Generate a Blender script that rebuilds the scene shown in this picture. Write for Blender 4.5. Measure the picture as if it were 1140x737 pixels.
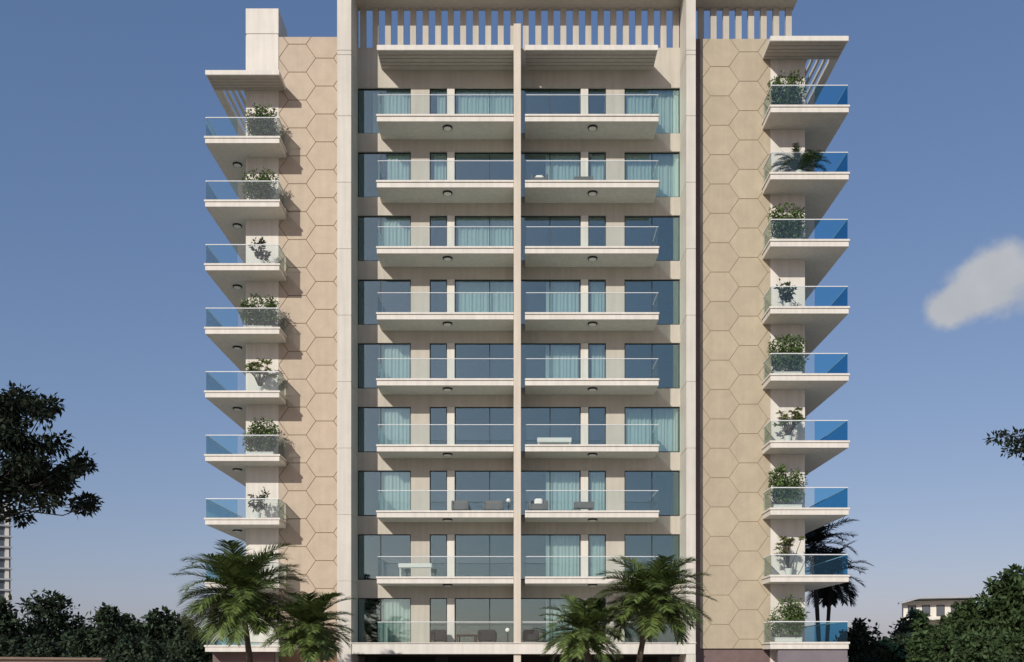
import bpy, bmesh, math, random
from mathutils import Vector, Matrix, Quaternion
random.seed(7)
R = math.radians
scene = bpy.context.scene
for o in list(bpy.data.objects): bpy.data.objects.remove(o)
COL = scene.collection

# ------------------------------------------------------------------ camera
F = 1079.5                      # focal length in photo pixels (photo 1140 wide)
CZ = 3.0                        # eye height
cd = bpy.data.cameras.new('camera'); cam = bpy.data.objects.new('camera', cd); COL.objects.link(cam)
cam.location = (0, 0, CZ); cam.rotation_euler = (R(90), 0, 0)
cd.sensor_width = 36; cd.lens = F / 1140 * 36
cd.shift_x = -7 / 1140; cd.shift_y = 366.5 / 1140
cd.clip_start = 0.1; cd.clip_end = 6000
scene.camera = cam
scene.render.resolution_x = 1024; scene.render.resolution_y = 662
# ------------------------------------------------------------------ sky
SUN = Vector((-0.55, -1.0, 0.58)).normalized()       # towards the sun
EL = math.asin(SUN.z); AZ = math.atan2(SUN.x, SUN.y)
w = bpy.data.worlds.new('World'); scene.world = w; w.use_nodes = True
nt = w.node_tree; nt.nodes.clear()
def N(t, ty, **kw):
    n = t.nodes.new(ty)
    for k, v in kw.items(): setattr(n, k, v)
    return n
sky = N(nt, 'ShaderNodeTexSky', sky_type='NISHITA', sun_disc=False)
sky.sun_elevation = EL; sky.sun_rotation = AZ; sky.altitude = 0; sky.air_density = 1.0
sky.dust_density = 1.1; sky.ozone_density = 3.0
tint = N(nt, 'ShaderNodeMix', data_type='RGBA', blend_type='MULTIPLY'); tint.inputs[0].default_value = 1
sep = N(nt, 'ShaderNodeSeparateColor'); com = N(nt, 'ShaderNodeCombineColor'); nt.links.new(sky.outputs[0], sep.inputs[0])
for i, gm in enumerate((0.82, 0.68, 0.58)):          # softer contrast between zenith and horizon, as in hazy air
    pw = N(nt, 'ShaderNodeMath', operation='POWER'); pw.inputs[1].default_value = gm
    nt.links.new(sep.outputs[i], pw.inputs[0]); nt.links.new(pw.outputs[0], com.inputs[i])
nt.links.new(com.outputs[0], tint.inputs[6]); tint.inputs[7].default_value = (1.19, 1.36, 1.92, 1)
# one small cloud: mask on the view direction
tc = N(nt, 'ShaderNodeTexCoord')
def cloud_mask(dirv, ax, ay, seed):
    d = Vector(dirv).normalized(); r = Vector((0, 0, 1)).cross(d).normalized() * -1; u = r.cross(d).normalized()
    if u.z < 0: u = -u
    dr = N(nt, 'ShaderNodeVectorMath', operation='DOT_PRODUCT'); dr.inputs[1].default_value = r
    du = N(nt, 'ShaderNodeVectorMath', operation='DOT_PRODUCT'); du.inputs[1].default_value = u
    df = N(nt, 'ShaderNodeVectorMath', operation='DOT_PRODUCT'); df.inputs[1].default_value = d
    ns = N(nt, 'ShaderNodeTexNoise'); ns.inputs['Scale'].default_value = 16; ns.inputs['Detail'].default_value = 5
    ns.inputs['Roughness'].default_value = 0.55
    mp = N(nt, 'ShaderNodeMapping'); mp.inputs['Location'].default_value = (seed, 0, 0)
    nt.links.new(tc.outputs['Generated'], mp.inputs[0]); nt.links.new(mp.outputs[0], ns.inputs['Vector'])
    for n in (dr, du, df): nt.links.new(tc.outputs['Generated'], n.inputs[0])
    def M(op, a, b):
        m = N(nt, 'ShaderNodeMath', operation=op)
        for i, v in enumerate((a, b)):
            if v is None: continue
            if isinstance(v, (int, float)): m.inputs[i].default_value = v
            else: nt.links.new(v, m.inputs[i])
        return m.outputs[0]
    a = M('POWER', M('ABSOLUTE', M('DIVIDE', dr.outputs['Value'], ax), None), 2.0)
    b = M('POWER', M('ABSOLUTE', M('DIVIDE', du.outputs['Value'], ay), None), 2.0)
    rr = M('SQRT', M('ADD', a, b), None)
    v = M('SUBTRACT', M('ADD', 1.0, M('MULTIPLY', M('SUBTRACT', ns.outputs[0], 0.5), 1.7)), rr)
    v = M('MULTIPLY', v, M('GREATER_THAN', df.outputs['Value'], 0))
    mr = N(nt, 'ShaderNodeMapRange', interpolation_type='SMOOTHSTEP')
    nt.links.new(v, mr.inputs[0]); mr.inputs[1].default_value = 0.0; mr.inputs[2].default_value = 0.50
    mr.inputs[4].default_value = 0.88
    return mr.outputs[0], ns.outputs[0]
def pdir(px, py): return ((px - 577) / F, 1.0, (735 - py) / F)
m1, n1 = cloud_mask(pdir(1116, 309), 0.056, 0.035, 3.3)
m2, n2 = cloud_mask(pdir(1066, 338), 0.034, 0.022, 7.7)
mx = N(nt, 'ShaderNodeMath', operation='MAXIMUM'); nt.links.new(m1, mx.inputs[0]); nt.links.new(m2, mx.inputs[1])
cc = N(nt, 'ShaderNodeMix', data_type='RGBA'); nt.links.new(mx.outputs[0], cc.inputs[0])
nt.links.new(tint.outputs[2], cc.inputs[6])
cr = N(nt, 'ShaderNodeMix', data_type='RGBA'); nt.links.new(n2, cr.inputs[0])
cr.inputs[6].default_value = (3.6, 3.7, 4.1, 1); cr.inputs[7].default_value = (5.9, 6.0, 6.0, 1); nt.links.new(cr.outputs[2], cc.inputs[7])
bg = N(nt, 'ShaderNodeBackground'); nt.links.new(cc.outputs[2], bg.inputs[0]); bg.inputs[1].default_value = 0.10
wo = N(nt, 'ShaderNodeOutputWorld'); nt.links.new(bg.outputs[0], wo.inputs[0])
# ------------------------------------------------------------------ sun
sd = bpy.data.lights.new('sun', 'SUN'); so = bpy.data.objects.new('sun', sd); COL.objects.link(so)
sd.energy = 4.0; sd.angle = R(0.5); sd.color = (1.0, 0.942, 0.85)
so.rotation_euler = (-SUN).to_track_quat('-Z', 'Y').to_euler(); so.location = (-30, -40, 50)
vs = scene.view_settings; vs.view_transform = 'Standard'; vs.look = 'None'; vs.gamma = 1; vs.exposure = 0.0
scene.cycles.transparent_max_bounces = 24; scene.cycles.max_bounces = 8

# ------------------------------------------------------------------ materials
def mat(name, col, rough=0.7, var=0.0, scale=2.0, bump=0.0, bscale=60, spec=0.3, metal=0.0, island=0.0, streak=0.0, transl=0.0):
    m = bpy.data.materials.new(name); m.use_nodes = True; t = m.node_tree
    b = t.nodes['Principled BSDF']
    b.inputs['Base Color'].default_value = (*col, 1); b.inputs['Roughness'].default_value = rough
    b.inputs['Specular IOR Level'].default_value = spec; b.inputs['Metallic'].default_value = metal
    tco = N(t, 'ShaderNodeTexCoord'); oi = N(t, 'ShaderNodeObjectInfo'); geo = N(t, 'ShaderNodeVectorMath', operation='MULTIPLY_ADD')
    geo.inputs[1].default_value = (3.7, 5.3, 7.1); t.links.new(oi.outputs['Random'], geo.inputs[0]); t.links.new(tco.outputs['Object'], geo.inputs[2])
    last = None
    def scaled(fac_out, lo, hi, prev):
        mr = N(t, 'ShaderNodeMapRange'); t.links.new(fac_out, mr.inputs[0])
        mr.inputs[1].default_value = 0.3 if fac_out.node.type == 'TEX_NOISE' else 0; mr.inputs[2].default_value = 0.7 if fac_out.node.type == 'TEX_NOISE' else 1
        mr.inputs[3].default_value = lo; mr.inputs[4].default_value = hi
        mm = N(t, 'ShaderNodeVectorMath', operation='SCALE'); t.links.new(mr.outputs[0], mm.inputs['Scale'])
        if prev is None: mm.inputs[0].default_value = col
        else: t.links.new(prev, mm.inputs[0])
        return mm.outputs[0]
    if var:
        ns = N(t, 'ShaderNodeTexNoise'); ns.inputs['Scale'].default_value = scale; ns.inputs['Detail'].default_value = 8
        ns.inputs['Roughness'].default_value = 0.65
        t.links.new(geo.outputs[0], ns.inputs['Vector']); last = scaled(ns.outputs[0], 1 - var, 1 + var, last)
    if streak:
        mp = N(t, 'ShaderNodeMapping'); mp.inputs['Scale'].default_value = (5, 5, 0.25); t.links.new(geo.outputs[0], mp.inputs[0])
        ns = N(t, 'ShaderNodeTexNoise'); ns.inputs['Scale'].default_value = 1.0; ns.inputs['Detail'].default_value = 6
        t.links.new(mp.outputs[0], ns.inputs['Vector']); last = scaled(ns.outputs[0], 1 - streak, 1 + streak * .4, last)
    if island:
        gi = N(t, 'ShaderNodeNewGeometry'); last = scaled(gi.outputs['Random Per Island'], 1 - island, 1 + island, last)
    if last is not None: t.links.new(last, b.inputs['Base Color'])
    if bump:
        ns = N(t, 'ShaderNodeTexNoise'); ns.inputs['Scale'].default_value = bscale; ns.inputs['Detail'].default_value = 4
        t.links.new(geo.outputs[0], ns.inputs['Vector'])
        bp = N(t, 'ShaderNodeBump'); bp.inputs['Strength'].default_value = bump; bp.inputs['Distance'].default_value = 0.02
        t.links.new(ns.outputs[0], bp.inputs['Height']); t.links.new(bp.outputs[0], b.inputs['Normal'])
    if transl:
        tr = N(t, 'ShaderNodeBsdfTranslucent'); ms = N(t, 'ShaderNodeMixShader'); ms.inputs[0].default_value = transl
        if last is not None: t.links.new(last, tr.inputs[0])
        else: tr.inputs[0].default_value = (*col, 1)
        t.links.new(b.outputs[0], ms.inputs[1]); t.links.new(tr.outputs[0], ms.inputs[2])
        t.links.new(ms.outputs[0], t.nodes['Material Output'].inputs[0])
    return m
def glass(name, tcol, gfac, gcol=(1, 1, 1), wav=0.0, fres=1.0):
    m = bpy.data.materials.new(name); m.use_nodes = True; t = m.node_tree; t.nodes.clear()
    tr = N(t, 'ShaderNodeBsdfTransparent'); tr.inputs[0].default_value = (*tcol, 1)
    gl = N(t, 'ShaderNodeBsdfGlossy'); gl.inputs[0].default_value = (*gcol, 1); gl.inputs['Roughness'].default_value = 0.01
    fr = N(t, 'ShaderNodeFresnel'); fr.inputs[0].default_value = 1.5
    ad = N(t, 'ShaderNodeMath', operation='MULTIPLY_ADD'); t.links.new(fr.outputs[0], ad.inputs[0])
    ad.inputs[1].default_value = fres; ad.inputs[2].default_value = gfac; ad.use_clamp = True
    ms = N(t, 'ShaderNodeMixShader'); t.links.new(ad.outputs[0], ms.inputs[0]); t.links.new(tr.outputs[0], ms.inputs[1]); t.links.new(gl.outputs[0], ms.inputs[2])
    if wav:
        g = N(t, 'ShaderNodeTexCoord'); ns = N(t, 'ShaderNodeTexNoise'); ns.inputs['Scale'].default_value = 0.8; ns.inputs['Detail'].default_value = 1
        t.links.new(g.outputs['Object'], ns.inputs['Vector'])
        bp = N(t, 'ShaderNodeBump'); bp.inputs['Strength'].default_value = wav; bp.inputs['Distance'].default_value = 0.03
        t.links.new(ns.outputs[0], bp.inputs['Height']); t.links.new(bp.outputs[0], gl.inputs['Normal'])
    o = N(t, 'ShaderNodeOutputMaterial'); t.links.new(ms.outputs[0], o.inputs[0])
    return m
M = {}
M['white'] = mat('white_render', (0.62, 0.595, 0.54), 0.75, 0.04, 0.9, 0.12, 70, streak=0.10)
M['pil'] = mat('cream_stone', (0.55, 0.525, 0.465), 0.7, 0.05, 1.2, 0.15, 60, streak=0.10)
M['wall'] = mat('warm_plaster', (0.455, 0.425, 0.365), 0.8, 0.05, 1.0, 0.2, 80, streak=0.10)
M['soffit'] = mat('grey_soffit_paint', (0.56, 0.52, 0.48), 0.85, 0.04, 1.0, 0.1, 60)
M['hexr'] = mat('sand_hex_panel', (0.395, 0.340, 0.248), 0.65, 0.08, 1.4, 0.2, 90, island=0.03, streak=0.04)
M['hex'] = mat('tan_hex_panel', (0.425, 0.352, 0.272), 0.65, 0.08, 1.4, 0.2, 90, island=0.03, streak=0.04)
M['groove'] = mat('brown_joint', (0.17, 0.11, 0.065), 0.9, 0.1, 4)
M['groover'] = mat('tan_joint', (0.27, 0.22, 0.155), 0.9, 0.1, 4)
M['brown'] = mat('dark_brown_cladding', (0.15, 0.105, 0.10), 0.6, 0.15, 3, 0.1)
M['frame'] = mat('charcoal_frame', (0.02, 0.022, 0.025), 0.4, 0.1, 3)
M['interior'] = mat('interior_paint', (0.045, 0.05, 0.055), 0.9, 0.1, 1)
M['slat'] = mat('soffit_board', (0.42, 0.38, 0.34), 0.7, 0.08, 3, island=0.06)
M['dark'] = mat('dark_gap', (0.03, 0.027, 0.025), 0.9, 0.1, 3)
M['metal'] = mat('pale_rail', (0.72, 0.74, 0.74), 0.35, 0.05, 5, metal=0.1)
M['curtain'] = mat('sheer_curtain', (0.80, 0.82, 0.80), 0.9, 0.05, 3, transl=0.2)
M['lampw'] = mat('lamp_cover', (0.75, 0.74, 0.70), 0.5, 0.03, 3)
M['winglass'] = glass('window_glass', (0.88, 0.935, 0.92), 0.165, (0.60, 0.84, 0.84), wav=0.04)
M['rail'] = glass('rail_glass', (0.93, 0.965, 0.965), 0.015, (0.9, 1, 1), fres=0.8)
M['railL'] = glass('rail_glass_pale_blue', (0.66, 0.86, 0.92), 0.03, (0.9, 1, 1), fres=0.5)
M['railR'] = glass('rail_glass_deep_blue', (0.56, 0.80, 0.91), 0.02, (0.6, .9, 1), fres=0.3)
M['leafd'] = mat('dark_leaf', (0.034, 0.052, 0.030), 0.6, island=0.5, spec=0.15, transl=0.1)
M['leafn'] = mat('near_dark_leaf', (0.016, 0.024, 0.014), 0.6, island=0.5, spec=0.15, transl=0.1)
M['leafm'] = mat('mid_leaf', (0.048, 0.078, 0.030), 0.6, island=0.5, spec=0.15, transl=0.15)
M['leafy'] = mat('yellow_green_leaf', (0.26, 0.30, 0.12), 0.55, island=0.5, spec=0.25, transl=0.2)
M['leafp'] = mat('potted_leaf', (0.10, 0.155, 0.05), 0.5, island=0.55, spec=0.3, transl=0.15)
M['palm'] = mat('palm_leaflet', (0.095, 0.135, 0.038), 0.40, island=0.85, spec=0.5, transl=0.2)
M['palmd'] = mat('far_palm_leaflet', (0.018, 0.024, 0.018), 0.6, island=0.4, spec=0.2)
M['bark'] = mat('bark', (0.10, 0.075, 0.055), 0.9, 0.3, 6, 0.6, 25)
M['barkd'] = mat('dark_bark', (0.035, 0.03, 0.027), 0.9, 0.3, 6, 0.6, 25)
M['grass'] = mat('dry_ground', (0.16, 0.135, 0.085), 0.9, 0.4, 0.6, 0.5, 30)
M['bounce_pave'] = mat('bounce_paving', (0.45, 0.395, 0.345), 0.85, 0.12, 0.8, 0.3, 20)  # paled and warmed for the light it bounces onto the soffits
M['asphalt'] = mat('asphalt', (0.05, 0.05, 0.052), 0.9, 0.2, 2, 0.4, 60)
M['paint'] = mat('road_paint', (0.7, 0.7, 0.68), 0.8, 0.1, 5)
M['brick'] = mat('brown_boundary_plaster', (0.26, 0.19, 0.145), 0.9, 0.15, 2, 0.4, 30)
M['fabric'] = mat('grey_fabric', (0.15, 0.145, 0.135), 0.95, 0.1, 8, 0.3, 120)
M['fabricd'] = mat('charcoal_fabric', (0.025, 0.027, 0.03), 0.95, 0.1, 8, 0.3, 120)
M['cushion'] = mat('white_cushion', (0.78, 0.76, 0.72), 0.9, 0.04, 8)
M['wood'] = mat('dark_wood', (0.07, 0.045, 0.03), 0.5, 0.2, 5)
M['pot'] = mat('white_planter', (0.68, 0.66, 0.62), 0.6, 0.05, 4)
M['tower'] = mat('tower_concrete', (0.33, 0.35, 0.38), 0.8, 0.1, 0.1)
M['towerglass'] = mat('tower_window', (0.06, 0.08, 0.10), 0.15, 0.2, 0.2, spec=0.6)

# ------------------------------------------------------------------ mesh helpers
class MB:
    def __init__(s): s.v = []; s.f = []
    def face(s, pts):
        n = len(s.v); s.v += [tuple(p) for p in pts]; s.f.append(tuple(range(n, n + len(pts))))
    def box(s, x0, x1, y0, y1, z0, z1, bev=0.0):
        if bev:
            bm = bmesh.new(); bmesh.ops.create_cube(bm, size=1)
            for v in bm.verts: v.co = ((x0 + x1) / 2 + v.co.x * (x1 - x0), (y0 + y1) / 2 + v.co.y * (y1 - y0), (z0 + z1) / 2 + v.co.z * (z1 - z0))
            bmesh.ops.bevel(bm, geom=list(bm.edges), offset=bev, segments=2, affect='EDGES')
            s.bm(bm); return
        n = len(s.v)
        s.v += [(x0, y0, z0), (x1, y0, z0), (x1, y1, z0), (x0, y1, z0), (x0, y0, z1), (x1, y0, z1), (x1, y1, z1), (x0, y1, z1)]
        for f in ((0, 3, 2, 1), (4, 5, 6, 7), (0, 1, 5, 4), (1, 2, 6, 5), (2, 3, 7, 6), (3, 0, 4, 7)): s.f.append(tuple(n + i for i in f))
    def bm(s, bm):
        n = len(s.v); bm.verts.ensure_lookup_table(); bm.verts.index_update()
        s.v += [tuple(v.co) for v in bm.verts]; s.f += [tuple(n + v.index for v in f.verts) for f in bm.faces]; bm.free()
    def tube(s, pts, rad, seg=8, caps=True):
        pts = [Vector(p) for p in pts]
        if not hasattr(rad, '__len__'): rad = [rad] * len(pts)
        n0 = len(s.v); prev = None
        for i, p in enumerate(pts):
            d = (pts[min(i + 1, len(pts) - 1)] - pts[max(i - 1, 0)]).normalized()
            if prev is None: a = d.orthogonal().normalized()
            else: a = (prev - d * prev.dot(d)).normalized()
            prev = a; b = d.cross(a)
            for k in range(seg):
                t = 2 * math.pi * k / seg; s.v.append(tuple(p + (a * math.cos(t) + b * math.sin(t)) * rad[i]))
        for i in range(len(pts) - 1):
            for k in range(seg):
                a0 = n0 + i * seg + k; a1 = n0 + i * seg + (k + 1) % seg
                s.f.append((a0, a1, a1 + seg, a0 + seg))
        if caps:
            s.f.append(tuple(n0 + k for k in range(seg))[::-1]); e = n0 + (len(pts) - 1) * seg; s.f.append(tuple(e + k for k in range(seg)))
    def mesh(s, name, m, smooth=False):
        me = bpy.data.meshes.new(name); me.from_pydata(s.v, [], s.f); me.materials.append(m)
        if smooth: me.polygons.foreach_set('use_smooth', [True] * len(me.polygons))
        me.update(); return me
    def build(s, name, m, parent=None, loc=(0, 0, 0), smooth=False):
        return link(name, s.mesh(name, m, smooth), parent, loc)
def link(name, me, parent=None, loc=(0, 0, 0)):
    o = bpy.data.objects.new(name, me); COL.objects.link(o); o.location = loc; o.parent = parent; return o
def tag(o, label=None, cat=None, group=None, kind=None):
    for k, v in (('label', label), ('category', cat), ('group', group), ('kind', kind)):
        if v: o[k] = v
    return o
def empty(name, loc=(0, 0, 0), rz=0):
    o = bpy.data.objects.new(name, None); COL.objects.link(o); o.location = loc; o.rotation_euler.z = rz; return o
def bx(name, m, parent, *a, **k):
    b = MB(); b.box(*a, **k); return b.build(name, M[m], parent)
def X(px, d): return (px - 577) * d / F
def Z(py, d): return CZ + (735 - py) * d / F
FLOORS = ['top floor', 'second floor from the top', 'third floor from the top', 'fourth floor from the top', 'middle floor', 'fourth floor from the bottom',
          'third floor from the bottom', 'second floor from the bottom', 'lowest floor']

# ------------------------------------------------------------------ ground
g = MB(); g.face([(-3000, -3000, 0), (3000, -3000, 0), (3000, 3000, 0), (-3000, 3000, 0)])
tag(g.build('ground', M['grass']), kind='structure')
g = MB(); g.face([(-45, -45, .004), (45, -45, .004), (45, 70, .004), (-45, 70, .004)])
tag(g.build('bounce_forecourt', M['bounce_pave']), kind='structure')  # unseen pale sheet, enlarged to bounce warm light up at the soffits

# ------------------------------------------------------------------ apartment building
PF = 47.0; PW = 48.65            # balcony front, central facade wall
PP = 46.8                        # pilaster front
RF, RW = 46.25, 47.8             # right wing balcony front / wall
LF, LW = 48.8, 50.28             # left wing
BY = 62.0                        # back of the building
def ZS(k): return 29.12 - 3.2 * k     # soffit level of the balcony on floor k
def ZF(k): return ZS(k) + 0.335       # floor level
B = empty('apartment_building', (0, PW, 0))
tag(B, 'tall cream apartment block with stacked glass balconies and tan hexagon patterned side walls', 'building')
B.location = (0, 0, 0)
ZTOP = 33.73
def wall_grid(xs, zs, solid, y0, y1):
    b = MB(); nx, nz = len(xs) - 1, len(zs) - 1
    S = lambda i, j: 0 <= i < nx and 0 <= j < nz and solid(i, j)
    for i in range(nx):
        for j in range(nz):
            if not solid(i, j): continue
            x0, x1, z0, z1 = xs[i], xs[i + 1], zs[j], zs[j + 1]
            b.face([(x0, y0, z0), (x1, y0, z0), (x1, y0, z1), (x0, y0, z1)])
            b.face([(x1, y1, z0), (x0, y1, z0), (x0, y1, z1), (x1, y1, z1)])
            if not S(i - 1, j): b.face([(x0, y1, z0), (x0, y0, z0), (x0, y0, z1), (x0, y1, z1)])
            if not S(i + 1, j): b.face([(x1, y0, z0), (x1, y1, z0), (x1, y1, z1), (x1, y0, z1)])
            if not S(i, j - 1): b.face([(x0, y1, z0), (x1, y1, z0), (x1, y0, z0), (x0, y0, z0)])
            if not S(i, j + 1): b.face([(x0, y0, z1), (x1, y0, z1), (x1, y1, z1), (x0, y1, z1)])
    return b
WX = [(-8.07, -5.39), (-4.45, -3.575), (-3.19, -.06), (.06, 3.13), (3.515, 4.40), (5.33, 8.11)]
xs = [-8.5]
for a, b_ in WX: xs += [a, b_]
xs += [8.5]
zs = [3.3]
for k in range(8, -1, -1): zs += [ZF(k) - .02, ZF(k) + 2.27]
zs += [ZTOP]
wall_grid(xs, zs, lambda i, j: not (i % 2 == 1 and j % 2 == 1), PW, PW + .28).build('facade_wall', M['wall'], B)
# windows
wcache = {}
def window(ww, hh, mull):
    key = (round(ww, 3), mull)
    if key not in wcache:
        f = MB(); t = .045
        f.box(0, ww, .10, .17, 0, t); f.box(0, ww, .10, .17, hh - t, hh)
        f.box(0, t, .10, .17, t, hh - t); f.box(ww - t, ww, .10, .17, t, hh - t)
        for u in mull: f.box(ww * u - .022, ww * u + .022, .10, .17, t, hh - t)
        p = MB(); p.box(t, ww - t, .128, .138, t, hh - t)
        wcache[key] = (f.mesh('window', M['frame']), p.mesh('pane', M['winglass']))
    return wcache[key]
for k in range(9):
    for i, (a, b_) in enumerate(WX):
        mull = {0: (.43,), 1: (), 2: (.56,), 3: (.5,), 4: (), 5: (.5,)}[i]
        me, pe = window(b_ - a, 2.27, mull)
        z0 = ZF(k) - .0
        o = link('window', me, B, (a, PW, z0)); link('pane', pe, o)
# interior: floor plates, partitions, back wall
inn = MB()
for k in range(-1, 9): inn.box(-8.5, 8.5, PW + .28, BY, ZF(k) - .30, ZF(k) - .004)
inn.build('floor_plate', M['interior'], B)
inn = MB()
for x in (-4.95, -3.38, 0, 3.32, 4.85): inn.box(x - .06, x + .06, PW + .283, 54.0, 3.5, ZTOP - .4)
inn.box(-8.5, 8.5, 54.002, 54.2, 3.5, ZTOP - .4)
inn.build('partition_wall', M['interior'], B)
# roof slab over the flats
bx('roof_deck', 'wall', B, -8.5, 8.5, PW + .282, BY, ZTOP - .3, ZTOP - .003)

# white facing panels on the narrow piers
for k in range(9):
    for xa, xb in ((-3.565, -3.20), (3.14, 3.505)):
        bx('facing_panel', 'white', B, xa, xb, PW - .03, PW - .002, ZF(k), ZF(k) + 2.24)
# pilasters with joints
def pilaster(x0, x1, y0, y1, z0, z1, js):
    b = MB(); z = z0
    for j in sorted(js) + [z1]:
        b.box(x0, x1, y0, y1, z, j - .012, bev=.008)
        b.box(x0 + .02, x1 - .02, y0 + .02, y1 - .01, j - .013, j + .013)
        z = j + .012
    b.build('pilaster', M['pil'], B)
js = [Z(129 + 74 * i, PP) for i in range(0, 8)] + [Z(61, PP), Z(56, PP), Z(-8, PP)]
xl0, xl1 = X(375.3, PP), X(391, PP); xr0, xr1 = 8.113, X(774.6, PP)
pilaster(xl0, xl1, PP, PW + .3, 0, 38.3, js)
pilaster(xr0, xr1, PP, PW + .3, 0, 38.3, js)
# wall stubs closing between pilaster and hexagon walls
bx('party_wall', 'wall', B, xl0 - .01, -8.503, PW + .301, BY, 0, ZTOP)
bx('party_wall', 'wall', B, 8.503, xr1 + .01, PW + .301, BY, 0, ZTOP)
# central fin column
b = MB(); b.box(X(571.9, 46.9), X(579.9, 46.9), 46.9, PW - .003, 0, 33.8, bev=.006)
b.build('central_column', mat("beige_column", (.56, .505, .425), .75, .05, 1, .15, 70, streak=.1), B)

# hexagon walls
def clip(poly, x0, x1, z0, z1):
    def cl(P, ins, inter):
        out = []
        for i in range(len(P)):
            a, b = P[i - 1], P[i]
            if ins(b):
                if not ins(a): out.append(inter(a, b))
                out.append(b)
            elif ins(a): out.append(inter(a, b))
        return out
    def ix(v): return lambda a, b: (v, a[1] + (b[1] - a[1]) * (v - a[0]) / (b[0] - a[0]))
    def iz(v): return lambda a, b: (a[0] + (b[0] - a[0]) * (v - a[1]) / (b[1] - a[1]), v)
    for ins, it in ((lambda p: p[0] >= x0, ix(x0)), (lambda p: p[0] <= x1, ix(x1)), (lambda p: p[1] >= z0, iz(z0)), (lambda p: p[1] <= z1, iz(z1))):
        if poly: poly = cl(poly, ins, it)
    return poly
def hexwall(x0, x1, y, z0, z1, cx, cz, mt='hex', s=1.42, h=1.447):
    b = MB(); g = .017
    for c in range(-6, 7):
        for r in range(-30, 31):
            hx = cx + c * s; hz = cz + r * h + (h / 2 if c % 2 else 0)
            H = h / 2 - g; fh = .455 - g * .2; ph = .965 - g * 1.15
            P = clip([(hx - fh, hz - H), (hx + fh, hz - H), (hx + ph, hz), (hx + fh, hz + H), (hx - fh, hz + H), (hx - ph, hz)], x0, x1, z0, z1)
            if len(P) < 3: continue
            Q = []
            for p in P:
                if not Q or (abs(p[0] - Q[-1][0]) + abs(p[1] - Q[-1][1])) > 1e-4: Q.append(p)
            if len(Q) < 3: continue
            b_ = .01; mx = sum(p[0] for p in Q) / len(Q); mz = sum(p[1] for p in Q) / len(Q)
            I = [(p[0] + (mx - p[0]) * .012, p[1] + (mz - p[1]) * .012) for p in Q]
            n = len(b.v); k = len(Q)
            b.v += [(p[0], y, p[1]) for p in Q] + [(p[0], y - .014, p[1]) for p in Q] + [(p[0], y - .018, p[1]) for p in I]
            for i in range(k):
                j = (i + 1) % k
                b.f.append((n + i, n + j, n + k + j, n + k + i)); b.f.append((n + k + i, n + k + j, n + 2 * k + j, n + 2 * k + i))
            b.f.append(tuple(n + 2 * k + i for i in range(k)))
    b.build('hexagon_cladding', M[mt], B)
XI, XO, XB = 12.03, 15.76, 14.12        # balcony inner / outer edge, wing body side
XH = 12.42                              # hexagon cladding ends, white pier starts
ZHL, ZHR = Z(41.3, LW), Z(43.5, RW)
hexwall(-XH, xl0 - .004, LW, 3.55, ZHL, X(331, LW), (Z(49.2, LW) + Z(80.7, LW)) / 2)
hexwall(8.96, XH, RW, Z(722, RW), ZHR, X(801.2, RW), (Z(74.3, RW) + Z(107.2, RW)) / 2, 'hexr')
# wing bodies (backing of cladding)
bx('wing_wall', 'groove', B, -XH, xl0 - .002, LW, LW + .3, 0, ZHL)
bx('wing_wall', 'groover', B, 8.96, XH, RW, RW + .3, Z(722, RW), ZHR)
b = MB(); b.box(-XB, -XH - .003, LW - .03, LW + .3, 0, 32.5); b.build('pier', M['white'], B)
b = MB(); b.box(XH + .003, XB, RW - .03, RW + .3, 0, 32.78); b.build('pier', M['white'], B)
bx('side_wall', 'wall', B, -XB, xl0 - .012, LW + .302, BY, 0, 34.2)
bx('side_wall', 'wall', B, xr1 + .012, XB, RW + .302, BY, 0, ZTOP - .2)
# dark recessed strip beside the right pilaster
bx('recess_strip', 'brown', B, xr1 - .2, 8.957, RW + .0, RW + .3, 3.4, ZTOP - .1)
# rooftop block at left
b = MB()
zt = Z(10, LW)
b.box(-XB, -XH, LW - .05, LW + 1.9, Z(38, LW), zt, bev=.01); b.box(-XB + .03, -XH - .03, LW - .02, LW + 1.85, Z(40, LW), Z(38, LW))
b.box(-XB, -XH, LW - .05, LW + 1.9, 32.45, Z(40, LW), bev=.01)
b.build('rooftop_block', M['white'], B)

# ---- balconies
rail_h = .975
def disc(b, x, y, z, r, h, seg=20):
    b.tube([(x, y, z), (x, y, z - h)], r, seg)
def balcony_parts(slab, panels, rails, lights, loc=(0, 0, 0)):
    o = link('balcony', slab, B, loc)
    for me in panels: link('glass_panel', me, o)
    for me in rails: link('handrail', me, o)
    for (rim, cov, l) in lights:
        link('ceiling_light', rim, o, l)
        link('light_cover', cov, o, l)
    return o
rm = MB(); rm.tube([(0, 0, 0), (0, 0, -.07)], .24, 24); RIM = rm.mesh('ceiling_light', M['frame'])
rm = MB(); rm.tube([(0, 0, -.03), (0, 0, -.085), (0, 0, -.10)], [.19, .19, .12], 24); COV = rm.mesh('light_cover', M['lampw'])
def slab_mesh(x0, x1, y0, y1, z0=0, lip=.105, th=.335, sides=(1, 1)):
    b = MB(); e = .03
    b.box(x0, x1, y0, y1, z0, z0 + th - lip, bev=.006)
    b.box(x0 - (e if sides[0] else 0), x1 + (e if sides[1] else 0), y0 - .05, y1, z0 + th - lip + .012, z0 + th, bev=.006)
    b.box(x0 + .02, x1 - .02, y0 + .02, y1 - .01, z0 + th - lip - .002, z0 + th - lip + .014)
    return b
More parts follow.
